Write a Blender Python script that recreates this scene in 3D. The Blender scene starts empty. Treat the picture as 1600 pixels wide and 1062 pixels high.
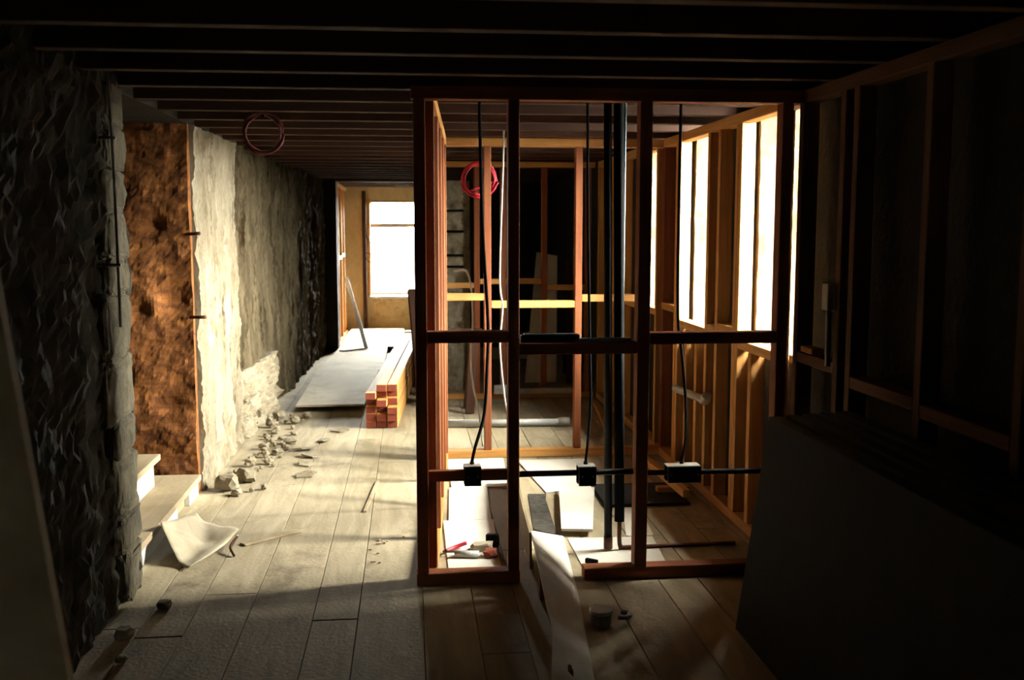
import bpy, math, random
from mathutils import Vector, Matrix, noise
random.seed(7)
sc = bpy.context.scene
COL = sc.collection

# ------------------------------------------------------------------ camera, sky, exposure
cam_d = bpy.data.cameras.new('camera')
cam = bpy.data.objects.new('camera', cam_d); COL.objects.link(cam)
cam.location = (0, 0, 1.6)
cam.rotation_euler = (math.radians(90 - 6.356), 0, math.radians(-5.747))
cam_d.sensor_width = 36.0; cam_d.lens = 35.55
cam_d.clip_start = 0.02; cam_d.clip_end = 500
cam_d.dof.use_dof = True; cam_d.dof.focus_distance = 5.0; cam_d.dof.aperture_fstop = 3.2
sc.camera = cam

w = bpy.data.worlds.new('overcast_sky'); sc.world = w; w.use_nodes = True
bg = w.node_tree.nodes['Background']
bg.inputs['Color'].default_value = (1.0, 0.965, 0.89, 1)      # even, hazy overcast
bg.inputs['Strength'].default_value = 490.0
try:
    w.cycles.sampling_method = 'AUTOMATIC'
except Exception:
    pass
sc.view_settings.view_transform = 'Standard'; sc.view_settings.look = 'None'
sc.view_settings.gamma = 1.0; sc.view_settings.use_curve_mapping = False
sc.view_settings.exposure = 0.0

def portal(loc, rot, sx, sy):            # sampling portal in a window opening; gives off no light itself
    d = bpy.data.lights.new('window_portal', 'AREA'); d.shape = 'RECTANGLE'; d.size = sx; d.size_y = sy
    d.cycles.is_portal = True
    o = bpy.data.objects.new('window_portal', d); COL.objects.link(o); o.location = loc; o.rotation_euler = rot

# window openings in the thick right wall: (y0, y1, z0, z1)
RWIN = [(4.62, 5.32, 0.96, 2.37), (5.80, 6.54, 0.96, 2.37), (7.02, 7.76, 0.96, 2.37)]
for (a, b, c, d_) in RWIN:
    portal((2.21, (a + b) / 2, (c + d_) / 2), (0, math.radians(90), 0), d_ - c, b - a)
portal((-0.22, 16.12, 1.27), (math.radians(-90), 0, 0), 0.80, 1.46)

# ------------------------------------------------------------------ materials
M = {}
ALB = 0.46          # overall reflectance, kept low so less light bounces into dark areas
def mat(name, c1, c2, scale=(6, 6, 6), rough=0.85, bump=0.25, bscale=30, c3=None, c3amt=0.55, dist=1.0, detail=6, rnd=0.0, spec=0.25, coords='Object', metal=0.0, c3map=None):
    c1 = tuple(x * ALB for x in c1); c2 = tuple(x * ALB for x in c2); c3 = tuple(x * ALB for x in c3) if c3 else None
    m = bpy.data.materials.new(name); m.use_nodes = True; M[name] = m
    nt = m.node_tree; N = nt.nodes; L = nt.links
    b = N['Principled BSDF']; b.inputs['Roughness'].default_value = rough
    b.inputs['Specular IOR Level'].default_value = spec; b.inputs['Metallic'].default_value = metal
    tc = N.new('ShaderNodeTexCoord'); mp = N.new('ShaderNodeMapping'); mp.inputs['Scale'].default_value = scale
    src = tc.outputs[coords]
    if rnd or coords == 'Object':
        oi = N.new('ShaderNodeObjectInfo'); ad = N.new('ShaderNodeVectorMath'); ad.operation = 'MULTIPLY_ADD'
        cb = N.new('ShaderNodeCombineXYZ')
        for k in range(3): L.new(oi.outputs['Random'], cb.inputs[k])
        L.new(cb.outputs[0], ad.inputs[0]); ad.inputs[1].default_value = (37, 61, 23); L.new(src, ad.inputs[2])
        src = ad.outputs[0]
    L.new(src, mp.inputs['Vector'])
    n1 = N.new('ShaderNodeTexNoise'); n1.inputs['Scale'].default_value = 1; n1.inputs['Detail'].default_value = detail
    n1.inputs['Roughness'].default_value = 0.62; n1.inputs['Distortion'].default_value = dist
    L.new(mp.outputs[0], n1.inputs['Vector'])
    r = N.new('ShaderNodeValToRGB'); r.color_ramp.elements[0].position = 0.32; r.color_ramp.elements[1].position = 0.68
    r.color_ramp.elements[0].color = (*c1, 1); r.color_ramp.elements[1].color = (*c2, 1)
    L.new(n1.outputs['Fac'], r.inputs['Fac']); out = r.outputs['Color']
    if c3:
        n2 = N.new('ShaderNodeTexNoise'); n2.inputs['Scale'].default_value = 2.3; n2.inputs['Detail'].default_value = 8
        n2.inputs['Roughness'].default_value = 0.7
        if c3map:
            mp2 = N.new('ShaderNodeMapping'); mp2.inputs['Scale'].default_value = c3map; L.new(src, mp2.inputs['Vector']); L.new(mp2.outputs[0], n2.inputs['Vector'])
        else:
            L.new(src, n2.inputs['Vector'])
        r2 = N.new('ShaderNodeValToRGB'); r2.color_ramp.elements[0].position = c3amt; r2.color_ramp.elements[1].position = c3amt + 0.13
        r2.color_ramp.elements[0].color = (0, 0, 0, 1); r2.color_ramp.elements[1].color = (1, 1, 1, 1)
        L.new(n2.outputs['Fac'], r2.inputs['Fac'])
        mx = N.new('ShaderNodeMix'); mx.data_type = 'RGBA'; L.new(r2.outputs['Color'], mx.inputs['Factor'])
        L.new(out, mx.inputs['A']); mx.inputs['B'].default_value = (*c3, 1); out = mx.outputs['Result']
    if rnd:
        hv = N.new('ShaderNodeHueSaturation'); mr = N.new('ShaderNodeMapRange')
        mr.inputs['To Min'].default_value = 1 - rnd; mr.inputs['To Max'].default_value = 1 + rnd
        L.new(oi.outputs['Random'], mr.inputs['Value']); L.new(mr.outputs[0], hv.inputs['Value'])
        L.new(out, hv.inputs['Color']); out = hv.outputs['Color']
    L.new(out, b.inputs['Base Color'])
    if bump:
        n3 = N.new('ShaderNodeTexNoise'); n3.inputs['Scale'].default_value = bscale; n3.inputs['Detail'].default_value = 5
        L.new(src, n3.inputs['Vector'])
        bp = N.new('ShaderNodeBump'); bp.inputs['Strength'].default_value = bump; bp.inputs['Distance'].default_value = 0.01
        L.new(n3.outputs['Fac'], bp.inputs['Height']); L.new(bp.outputs[0], b.inputs['Normal'])
    return m
def plain(name, c, rough=0.5, spec=0.4, metal=0.0, var=0.12):
    return mat(name, tuple(x * (1 - var) for x in c), tuple(min(1, x * (1 + var)) for x in c), (15, 15, 15), rough, 0.05, 60, spec=spec, metal=metal)

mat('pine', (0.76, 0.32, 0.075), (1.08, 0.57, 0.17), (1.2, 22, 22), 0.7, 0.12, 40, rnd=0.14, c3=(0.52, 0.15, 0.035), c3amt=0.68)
mat('red_shade_pine', (0.30, 0.075, 0.025), (0.47, 0.15, 0.045), (1.2, 22, 22), 0.75, 0.12, 40, rnd=0.12)  # darker red copy of pine, shaded wood tone put into the colour
mat('dark_shade_pine', (0.17, 0.065, 0.022), (0.26, 0.11, 0.036), (1.2, 22, 22), 0.8, 0.12, 40, rnd=0.12)  # darkest copy of pine, the near lining's shade put into its colour
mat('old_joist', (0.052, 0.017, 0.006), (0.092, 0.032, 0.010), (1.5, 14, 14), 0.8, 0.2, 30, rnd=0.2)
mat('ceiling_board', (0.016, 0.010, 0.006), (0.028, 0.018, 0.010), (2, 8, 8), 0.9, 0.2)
mat('floorboard', (0.42, 0.33, 0.19), (0.68, 0.56, 0.36), (1.6, 9, 9), 0.85, 0.3, 55, c3=(0.30, 0.225, 0.13), c3amt=0.56, rnd=0.07, detail=9)
mat('subfloor', (0.05, 0.04, 0.03), (0.09, 0.07, 0.05), (5, 5, 5))
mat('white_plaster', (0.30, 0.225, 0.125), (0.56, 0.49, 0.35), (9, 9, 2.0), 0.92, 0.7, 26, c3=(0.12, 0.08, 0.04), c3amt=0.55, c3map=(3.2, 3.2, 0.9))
mat('shaded_plaster', (0.055, 0.040, 0.022), (0.23, 0.18, 0.105), (8, 8, 1.0), 0.95, 0.7, 22, c3=(0.04, 0.022, 0.010), c3amt=0.53, c3map=(3.0, 3.0, 0.8), spec=0.02)  # streaked plaster, darkened to carry the shade on its wall section
mat('pale_stone', (0.30, 0.235, 0.14), (0.56, 0.48, 0.34), (8, 8, 8), 0.95, 0.6, 24, c3=(0.22, 0.16, 0.09), c3amt=0.62, rnd=0.15)
mat('red_stone', (0.13, 0.038, 0.008), (0.44, 0.16, 0.034), (9, 9, 13), 0.95, 0.7, 20, c3=(0.12, 0.045, 0.012), c3amt=0.58)
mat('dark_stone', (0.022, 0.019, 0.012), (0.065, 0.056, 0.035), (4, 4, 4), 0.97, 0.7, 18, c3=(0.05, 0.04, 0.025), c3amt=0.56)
mat('corner_rock', (0.075, 0.062, 0.037), (0.19, 0.158, 0.098), (14, 14, 9), 0.97, 0.7, 30, c3=(0.05, 0.04, 0.025), c3amt=0.56, rnd=0.2)
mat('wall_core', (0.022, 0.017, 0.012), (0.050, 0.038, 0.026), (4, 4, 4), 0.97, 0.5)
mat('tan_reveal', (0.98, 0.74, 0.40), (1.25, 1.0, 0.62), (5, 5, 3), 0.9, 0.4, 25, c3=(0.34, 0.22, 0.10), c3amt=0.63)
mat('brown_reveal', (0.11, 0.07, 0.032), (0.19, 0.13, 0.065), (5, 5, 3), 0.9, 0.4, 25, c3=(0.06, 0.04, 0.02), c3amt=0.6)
mat('stain_wall', (0.75, 0.50, 0.22), (1.05, 0.8, 0.45), (3, 3, 5), 0.9, 0.4, 25, c3=(0.26, 0.12, 0.04), c3amt=0.56)
mat('plasterboard', (1.05, 0.98, 0.80), (1.25, 1.18, 1.0), (3, 3, 3), 0.9, 0.08, 50, c3=(0.70, 0.58, 0.40), c3amt=0.68)
mat('plywood', (0.62, 0.51, 0.34), (0.84, 0.72, 0.52), (3.0, 1.2, 9), 0.85, 0.12, 40, c3=(0.40, 0.31, 0.19), c3amt=0.53)
mat('tread', (0.46, 0.34, 0.19), (0.63, 0.49, 0.30), (9, 1.5, 9), 0.85, 0.2, 35, c3=(0.28, 0.19, 0.09), c3amt=0.60)
mat('white_paint', (0.92, 0.87, 0.74), (1.15, 1.10, 0.96), (8, 8, 8), 0.7, 0.15, c3=(0.36, 0.25, 0.14), c3amt=0.64)
mat('shade_grey', (0.05, 0.045, 0.036), (0.13, 0.115, 0.09), (16, 16, 16), 1.0, 0.6)  # dark grey for the painted shade on the box floor
mat('fibreboard', (0.62, 0.48, 0.27), (0.78, 0.62, 0.37), (3, 3, 3), 0.8, 0.05)
mat('brown_sheet', (0.30, 0.22, 0.11), (0.37, 0.28, 0.15), (3, 3, 3), 0.8, 0.05)
mat('black_sheet', (0.012, 0.012, 0.011), (0.020, 0.019, 0.017), (4, 4, 4), 0.85, 0.1)
mat('paper', (0.56, 0.45, 0.28), (0.74, 0.64, 0.46), (6, 6, 6), 0.85, 0.15, c3=(0.48, 0.36, 0.20), c3amt=0.62)
plain('black_plastic', (0.010, 0.010, 0.010), 0.6, 0.12); plain('black_rubber', (0.007, 0.007, 0.007), 0.9, 0.05)
plain('copper', (0.16, 0.06, 0.03), 0.45, metal=0.6); plain('white_plastic', (0.75, 0.74, 0.68), 0.4)
plain('red_plastic', (0.75, 0.015, 0.05), 0.4); plain('dull_red', (0.16, 0.012, 0.008), 0.6); plain('grey_metal', (0.35, 0.36, 0.36), 0.35, metal=0.8)
plain('blue_grey', (0.28, 0.38, 0.42), 0.35); plain('end_red', (0.42, 0.08, 0.035), 0.8)
mat('blocker_dark', (0.045, 0.030, 0.022), (0.075, 0.05, 0.035), (6, 6, 12), 0.95, 0.4)  # dark colour of the added light-blocking masses outside
mat('blocker_pale', (0.98, 0.98, 0.95), (1.2, 1.2, 1.17), (1.5, 1.5, 1.5), 0.9, 0.1)  # pale colour of the added wall beyond the far window
mat('ground', (0.06, 0.058, 0.05), (0.09, 0.085, 0.075), (0.4, 0.4, 0.4), 0.95, 0)
g = bpy.data.materials.new('glass'); g.use_nodes = True; M['glass'] = g
nt = g.node_tree; nt.nodes.clear()
o_ = nt.nodes.new('ShaderNodeOutputMaterial'); mx = nt.nodes.new('ShaderNodeMixShader'); tr = nt.nodes.new('ShaderNodeBsdfTransparent'); gl = nt.nodes.new('ShaderNodeBsdfGlossy')
tr.inputs[0].default_value = (0.93, 0.95, 0.94, 1); gl.inputs['Roughness'].default_value = 0.03
mx.inputs[0].default_value = 0.06; nt.links.new(tr.outputs[0], mx.inputs[1]); nt.links.new(gl.outputs[0], mx.inputs[2]); nt.links.new(mx.outputs[0], o_.inputs[0])

# ------------------------------------------------------------------ helpers
WM = {}
def link(o, wm, parent=None):
    COL.objects.link(o); WM[o.name] = wm
    if parent is not None:
        o.parent = parent; o.matrix_parent_inverse = WM[parent.name].inverted()
    o.matrix_basis = wm
    return o
def tag(o, label=None, cat=None, group=None, kind=None):
    if label: o['label'] = label
    if cat: o['category'] = cat
    if group: o['group'] = group
    if kind: o['kind'] = kind
    return o
def thing(name, loc, label, cat, group=None):
    o = bpy.data.objects.new(name, None); o.empty_display_size = 0.1
    return tag(link(o, Matrix.Translation(Vector(loc))), label, cat, group)
def mesh_obj(name, V, F, m, parent=None, smooth=False, origin=None):
    V = [Vector(v) for v in V]
    if origin is None:
        origin = sum(V, Vector()) / len(V); origin.z = min(v.z for v in V)
    origin = Vector(origin)
    me = bpy.data.meshes.new(name); me.from_pydata([v - origin for v in V], [], F); me.update()
    if smooth:
        for p in me.polygons: p.use_smooth = True
    me.materials.append(M[m])
    o = bpy.data.objects.new(name, me)
    return link(o, Matrix.Translation(origin), parent)
CB = {}
def cbox(L, W, H, m, b=0.003):
    k = (round(L, 4), round(W, 4), round(H, 4), m)
    if k in CB: return CB[k]
    b = min(b, L / 4, W / 4, H / 4)
    V = []; F = []
    h = (L / 2, W / 2, H / 2); idx = {}
    for sx in (-1, 1):
        for sy in (-1, 1):
            for sz in (-1, 1):
                s = (sx, sy, sz)
                for ax in range(3):
                    idx[s, ax] = len(V)
                    V.append([s[i] * (h[i] if i == ax else h[i] - b) for i in range(3)])
    for ax in range(3):
        a1, a2 = (ax + 1) % 3, (ax + 2) % 3
        for s in (-1, 1):
            q = []
            for (u, v) in ((-1, -1), (1, -1), (1, 1), (-1, 1)):
                t = [0, 0, 0]; t[ax] = s; t[a1] = u; t[a2] = v; q.append(idx[tuple(t), ax])
            F.append(q if s > 0 else q[::-1])
        for u in (-1, 1):
            for v in (-1, 1):
                t0 = [0, 0, 0]; t1 = [0, 0, 0]; t0[ax] = -1; t1[ax] = 1
                t0[a1] = t1[a1] = u; t0[a2] = t1[a2] = v
                q = [idx[tuple(t0), a1], idx[tuple(t1), a1], idx[tuple(t1), a2], idx[tuple(t0), a2]]
                F.append(q if u * v > 0 else q[::-1])
    for sx in (-1, 1):
        for sy in (-1, 1):
            for sz in (-1, 1):
                q = [idx[(sx, sy, sz), i] for i in range(3)]
                F.append(q if sx * sy * sz > 0 else q[::-1])
    me = bpy.data.meshes.new('bar'); me.from_pydata(V, [], F); me.update(); me.materials.append(M[m])
    CB[k] = me
    return me
def beam(name, p0, p1, wd, ht, m, parent=None, up=(0, 0, 1), b=0.003):
    """bar from p0 to p1 (centre line), wd across, ht along 'up'"""
    p0, p1 = Vector(p0), Vector(p1); x = (p1 - p0); L = x.length; x.normalize()
    z = Vector(up); z = z - x * z.dot(x)
    if z.length < 1e-4: z = Vector((0, 1, 0)) - x * x.y
    z.normalize(); y = z.cross(x)
    R = Matrix((x, y, z)).transposed().to_4x4()
    o = bpy.data.objects.new(name, cbox(L, wd, ht, m, b))
    return link(o, Matrix.Translation((p0 + p1) / 2) @ R, parent)
def box(name, x0, x1, y0, y1, z0, z1, m, parent=None, b=0.003):
    o = bpy.data.objects.new(name, cbox(x1 - x0, y1 - y0, z1 - z0, m, b))
    return link(o, Matrix.Translation(((x0 + x1) / 2, (y0 + y1) / 2, (z0 + z1) / 2)), parent)
def spline(P, n=8):
    P = [Vector(p) for p in P]; Q = [P[0] * 2 - P[1]] + P + [P[-1] * 2 - P[-2]]; out = []
    for i in range(1, len(Q) - 2):
        for k in range(n):
            t = k / n; a, b_, c, d = Q[i - 1], Q[i], Q[i + 1], Q[i + 2]
            out.append(0.5 * ((2 * b_) + (c - a) * t + (2 * a - 5 * b_ + 4 * c - d) * t * t + (3 * b_ - a - 3 * c + d) * t ** 3))
    return out + [P[-1]]
def tube(name, pts, r, m, parent=None, seg=8, smooth_path=True, n=8):
    P = spline(pts, n) if smooth_path and len(pts) > 2 else [Vector(p) for p in pts]
    V = []; F = []; ref = None
    for i, p in enumerate(P):
        t = (P[min(i + 1, len(P) - 1)] - P[max(i - 1, 0)]).normalized()
        if ref is None:
            ref = Vector((1, 0, 0)) if abs(t.x) < 0.8 else Vector((0, 1, 0))
        ref = (ref - t * ref.dot(t)).normalized(); bi = t.cross(ref)
        for k in range(seg):
            a = 2 * math.pi * k / seg; V.append(p + (ref * math.cos(a) + bi * math.sin(a)) * r)
    for i in range(len(P) - 1):
        for k in range(seg):
            a, b_ = i * seg + k, i * seg + (k + 1) % seg
            F.append([a, b_, b_ + seg, a + seg])
    F.append(list(range(seg))[::-1]); F.append([(len(P) - 1) * seg + k for k in range(seg)])
    return mesh_obj(name, V, F, m, parent, True)
def fbm(p, s): return noise.fractal(Vector(p) * s, 0.9, 2.1, 5)
def rough_slab(name, o, u, v, nrm, thick, m, parent=None, step=0.03, amp=0.02, freq=(3, 3, 1.5), holes=(), seed=0.0, edge=1.0, hh=0.85):
    """slab whose face (o, u, v) is uneven; nrm points out of that face"""
    o, u, v, nrm = Vector(o), Vector(u), Vector(v), Vector(nrm).normalized()
    nu, nv = max(2, int(u.length / step)), max(2, int(v.length / step))
    V = []; F = []
    for j in range(nv + 1):
        for i in range(nu + 1):
            p = o + u * (i / nu) + v * (j / nv)
            q = Vector((p.x * freq[0], p.y * freq[1], p.z * freq[2])) + Vector((seed, seed * 1.7, 0))
            d = noise.fractal(q, hh, 2.1, 7) * amp
            d += amp * 0.5 * noise.fractal(q * 5.3, 0.9, 2.2, 3) * 0.4
            a, c = u.length * i / nu, v.length * j / nv
            for (hu, hv, hr, hd) in holes:
                rr = ((a - hu) ** 2 + (c - hv) ** 2) / hr ** 2
                if rr < 6: d -= hd * math.exp(-rr)
            e = min(i, nu - i, 3) / 3
            V.append(p + nrm * d * (edge + (1 - edge) * e))
    n0 = len(V)
    ring = [i for i in range(nu + 1)] + [j * (nu + 1) + nu for j in range(1, nv + 1)] + [nv * (nu + 1) + i for i in range(nu - 1, -1, -1)] + [j * (nu + 1) for j in range(nv - 1, 0, -1)]
    for j in range(nv):
        for i in range(nu):
            a = j * (nu + 1) + i; F.append([a, a + 1, a + nu + 2, a + nu + 1])
    for r_ in ring:
        b_ = V[r_]; dd = (b_ - o).dot(nrm); V.append(b_ - nrm * (dd + thick))
    R = len(ring)
    for k in range(R):
        F.append([ring[(k + 1) % R], ring[k], n0 + k, n0 + (k + 1) % R])
    F.append([n0 + k for k in range(R)][::-1])
    if u.cross(v).dot(nrm) < 0: F = [f[::-1] for f in F]
    return mesh_obj(name, V, F, m, parent, False)
def stone(name, loc, sz, m, parent=None, seed=0.0, sub=2, rot=0.0, amp=0.22, sq=0.6):
    import bmesh
    bm = bmesh.new(); bmesh.ops.create_icosphere(bm, subdivisions=sub, radius=1)
    for v in bm.verts:
        c = v.co.copy()
        c = Vector([math.copysign(abs(t) ** sq, t) for t in c])
        c *= 1 + amp * noise.fractal(c * 1.6 + Vector((seed, 0, seed)), 0.7, 2.2, 5)
        v.co = Vector((c.x * sz[0], c.y * sz[1], c.z * sz[2]))
    zmin = min(v.co.z for v in bm.verts)
    me = bpy.data.meshes.new(name); bm.to_mesh(me); bm.free(); me.materials.append(M[m])
    o = bpy.data.objects.new(name, me)
    return link(o, Matrix.Translation(Vector(loc) - Vector((0, 0, zmin * 0.9))) @ Matrix.Rotation(rot, 4, 'Z'), parent)
def prism(name, poly, z0, z1, m, parent=None):
    """poly: list of (x,y) or (x,y,dz) corners, counter-clockwise; dz lifts the corner"""
    n = len(poly); V = [(p[0], p[1], z0 + (p[2] if len(p) > 2 else 0)) for p in poly] + [(p[0], p[1], z1 + (p[2] if len(p) > 2 else 0)) for p in poly]
    F = [list(range(n))[::-1], list(range(n, 2 * n))] + [[i, (i + 1) % n, n + (i + 1) % n, n + i] for i in range(n)]
    return mesh_obj(name, V, F, m, parent)
def cyl(name, c, r, h, m, parent=None, seg=20, r2=None):
    r2 = r if r2 is None else r2; V = []
    prof = [(r * 0.94, 0), (r, h * 0.12), (r2, h * 0.85), (r2 * 0.92, h)]
    for (rr, z) in prof:
        for k in range(seg):
            a = 2 * math.pi * k / seg; V.append((c[0] + rr * math.cos(a), c[1] + rr * math.sin(a), c[2] + z))
    F = [list(range(seg))[::-1], [3 * seg + k for k in range(seg)]]
    for i in range(3):
        for k in range(seg):
            a, b_ = i * seg + k, i * seg + (k + 1) % seg; F.append([a, b_, b_ + seg, a + seg])
    return mesh_obj(name, V, F, m, parent)
S = lambda o: tag(o, kind='structure')

# ------------------------------------------------------------------ floor with its boards
floor = S(box('floor', -2.6, 2.45, -1.3, 16.1, -0.14, -0.045, 'subfloor'))
xs = [-2.42]
while xs[-1] < 1.80: xs.append(xs[-1] + random.choice((0.185, 0.215, 0.225, 0.245, 0.27)))
for i in range(len(xs) - 1):
    y = -1.28 - random.random() * 1.5
    while y < 15.72:
        L = random.choice((1.9, 2.3, 2.7, 3.2, 3.6)); y0, y1 = max(-1.28, y), min(15.74, y + L); y += L
        if y1 - y0 < 0.25: continue
        dz = random.uniform(0, 0.0035)
        x0, x1 = xs[i] + 0.0016, xs[i + 1] - 0.0016
        beam('floorboard', ((x0 + x1) / 2, y0 + 0.002, -0.022 - dz), ((x0 + x1) / 2, y1 - 0.002, -0.022 - dz), x1 - x0, 0.044, 'floorboard', floor, b=0.0015)

# ------------------------------------------------------------------ ceiling: joists under dark boards
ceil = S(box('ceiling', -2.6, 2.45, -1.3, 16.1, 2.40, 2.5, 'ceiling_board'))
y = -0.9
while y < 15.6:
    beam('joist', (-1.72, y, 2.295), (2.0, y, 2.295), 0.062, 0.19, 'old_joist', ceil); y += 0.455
beam('trimmer', (-0.19, 8.05, 2.30), (-0.10, 8.48, 2.28), 0.05, 0.10, 'pine', ceil)
beam('soffit_beam', (-1.25, 13.3, 2.29), (1.86, 13.3, 2.29), 0.25, 0.22, 'old_joist', ceil)

# ------------------------------------------------------------------ left wall (thick masonry, doorway with steps)
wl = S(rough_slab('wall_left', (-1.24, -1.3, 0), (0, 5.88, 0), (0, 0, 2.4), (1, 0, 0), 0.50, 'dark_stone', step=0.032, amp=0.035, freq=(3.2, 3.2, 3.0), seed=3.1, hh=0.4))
# corner stones of the doorway
z = 0.0; k = 0
while z < 2.05:
    h = random.uniform(0.13, 0.30); dy = random.uniform(0.10, 0.22)
    st = stone('corner_stone', (-1.272, 4.565 - dy, z), (0.062, dy, h / 2 * 0.98), 'corner_rock', wl, seed=k * 3.7 + 1, sub=4, amp=0.16, sq=0.34)
    z += h * 0.93; k += 1
holes = [(0.32, 1.28, 0.016, 0.06), (0.55, 1.18, 0.016, 0.05), (0.30, 1.02, 0.02, 0.05), (0.60, 1.02, 0.018, 0.06), (0.22, 0.72, 0.03, 0.04), (0.35, 0.60, 0.022, 0.07), (0.62, 0.65, 0.02, 0.06),
         (0.95, 0.9, 0.015, 0.05), (1.02, 1.5, 0.012, 0.06), (0.98, 1.3, 0.012, 0.06), (0.25, 0.25, 0.04, 0.06), (0.7, 0.3, 0.05, 0.06), (1.25, 0.12, 0.09, 0.14), (0.9, 0.15, 0.08, 0.10), (0.55, 0.12, 0.06, 0.08), (1.0, 0.55, 0.03, 0.05), (0.75, 0.85, 0.02, 0.05)]
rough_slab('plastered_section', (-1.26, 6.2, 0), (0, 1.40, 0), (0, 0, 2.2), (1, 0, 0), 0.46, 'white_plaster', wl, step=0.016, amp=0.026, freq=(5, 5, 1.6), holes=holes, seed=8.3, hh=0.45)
box('lintel_section', -1.74, -1.28, 4.58, 7.62, 2.2, 2.4, 'wall_core', wl)
rough_slab('doorway_reveal', (-1.285, 6.13, 0), (-0.85, 0, 0), (0, 0, 2.3), (0, -1, 0), 0.065, 'red_stone', wl, step=0.018, amp=0.03, freq=(2.6, 2.6, 3.4), holes=[(0.30, 1.12, 0.06, 0.04), (0.1, 1.15, 0.08, 0.04), (0.2, 1.62, 0.05, 0.03), (0.15, 0.55, 0.07, 0.03)], seed=5.0)
box('doorway_back', -2.3, -2.14, 4.1, 6.7, 0, 2.4, 'wall_core', wl)
box('doorway_side', -2.14, -1.74, 6.3, 6.7, 0, 2.4, 'wall_core', wl)
box('doorway_side', -2.14, -1.74, 4.1, 4.56, 0, 2.4, 'wall_core', wl)
rough_slab('shaded_section', (-1.30, 7.60, 0), (0.20, 5.6, 0), (0, 0, 2.4), (1, -0.035, 0), 0.4, 'shaded_plaster', wl, step=0.03, amp=0.05, freq=(3.2, 3.2, 1.0), seed=12.7, hh=0.45)  # dark section; the shade on this wall is put into its plaster colour
rough_slab('lit_rubble_base', (-1.25, 7.66, 0), (0.05, 1.35, 0), (0, 0, 0.52), (1, 0, 0.12), 0.06, 'pale_stone', wl, step=0.022, amp=0.07, freq=(4.5, 4.5, 3.5), seed=2.2, hh=0.4)  # pale rubble strip; light on the wall's foot put into its colour
# passage part of the left wall
for (y0, y1) in ((13.2, 16.1),):
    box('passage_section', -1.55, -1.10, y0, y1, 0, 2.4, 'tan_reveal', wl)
# iron pins left in the plaster
for (p, q) in (((-1.30, 6.14, 1.56), (-1.22, 6.10, 1.565)), ((-1.30, 6.13, 1.07), (-1.20, 6.08, 1.075))):
    tube('iron_pin', (p, q), 0.010, 'copper', wl, smooth_path=False)

# ------------------------------------------------------------------ right wall with deep window openings
parts = []
ys = [-1.3] + [v for (a, b, _, _) in RWIN for v in (a, b)] + [16.1]
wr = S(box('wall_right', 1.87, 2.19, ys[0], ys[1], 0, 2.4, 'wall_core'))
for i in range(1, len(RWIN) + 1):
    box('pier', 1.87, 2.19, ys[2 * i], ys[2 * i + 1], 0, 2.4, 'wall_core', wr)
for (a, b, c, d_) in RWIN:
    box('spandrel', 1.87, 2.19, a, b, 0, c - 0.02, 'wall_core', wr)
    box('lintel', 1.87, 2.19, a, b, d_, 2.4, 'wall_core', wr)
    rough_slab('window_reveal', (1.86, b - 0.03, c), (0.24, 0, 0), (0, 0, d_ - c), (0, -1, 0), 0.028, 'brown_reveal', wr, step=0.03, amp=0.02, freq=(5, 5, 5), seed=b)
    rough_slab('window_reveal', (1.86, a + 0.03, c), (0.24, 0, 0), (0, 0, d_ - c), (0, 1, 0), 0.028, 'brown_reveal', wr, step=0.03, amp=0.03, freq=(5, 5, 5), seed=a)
    box('stone_sill', 1.84, 2.185, a + 0.01, b - 0.01, c - 0.02, c + 0.02, 'old_joist', wr)
def side_window(n, xa, a, b, c, d_):
    f = S(thing_s('window_%d' % n, (xa, (a + b) / 2, c)))
    t = 0.045
    box('window_frame', xa - 0.04, xa + 0.04, a + 0.03, a + 0.03 + t, c + 0.02, d_, 'old_joist', f)
    box('window_frame', xa - 0.04, xa + 0.04, b - 0.03 - t, b - 0.03, c + 0.02, d_, 'old_joist', f)
    box('window_frame', xa - 0.04, xa + 0.04, a + 0.03 + t, b - 0.03 - t, c + 0.02, c + 0.02 + t, 'old_joist', f)
    box('window_frame', xa - 0.04, xa + 0.04, a + 0.03 + t, b - 0.03 - t, d_ - t, d_, 'old_joist', f)
    zm = (c + d_) / 2
    box('meeting_rail', xa - 0.025, xa + 0.025, a + 0.03 + t, b - 0.03 - t, zm - 0.02, zm + 0.02, 'old_joist', f)
    for (z0, z1) in ((c + 0.02 + t, zm - 0.02), (zm + 0.02, d_ - t)):
        box('pane', xa - 0.003, xa + 0.003, a + 0.03 + t, b - 0.03 - t, z0, z1, 'glass', f, b=0.0005)
def thing_s(name, loc):
    o = bpy.data.objects.new(name, None); o.empty_display_size = 0.1
    return link(o, Matrix.Translation(Vector(loc)))
for i, (a, b, c, d_) in enumerate(RWIN): side_window(i + 1, 2.145, a, b, c, d_)

# ------------------------------------------------------------------ far wall with its window, cross wall, wall behind the camera
wb = S(box('wall_back', -1.10, -0.62, 15.74, 16.1, 0, 2.4, 'tan_reveal'))
rough_slab('stained_apron', (-0.62, 15.74, 0), (0.80, 0, 0), (0, 0, 0.50), (0, -1, 0), 0.30, 'stain_wall', wb, step=0.03, amp=0.02, freq=(5, 5, 5), seed=1.0)
box('lintel', -0.62, 0.18, 15.74, 16.1, 2.0, 2.4, 'tan_reveal', wb)
box('pier', 0.18, 2.45, 15.74, 16.1, 0, 2.4, 'wall_core', wb)
f = S(thing_s('window_5', (-0.22, 15.9, 0.5)))
box('window_sill', -0.62, 0.18, 15.68, 16.05, 0.50, 0.545, 'white_paint', f)
box('jamb_lining', -0.655, -0.60, 15.715, 16.0, 0.55, 2.03, 'pine', f)
box('jamb_lining', 0.14, 0.18, 15.715, 16.0, 0.55, 2.0, 'pine', f)
box('head_lining', -0.60, 0.14, 15.73, 16.0, 1.975, 2.0, 'pine', f)
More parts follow.
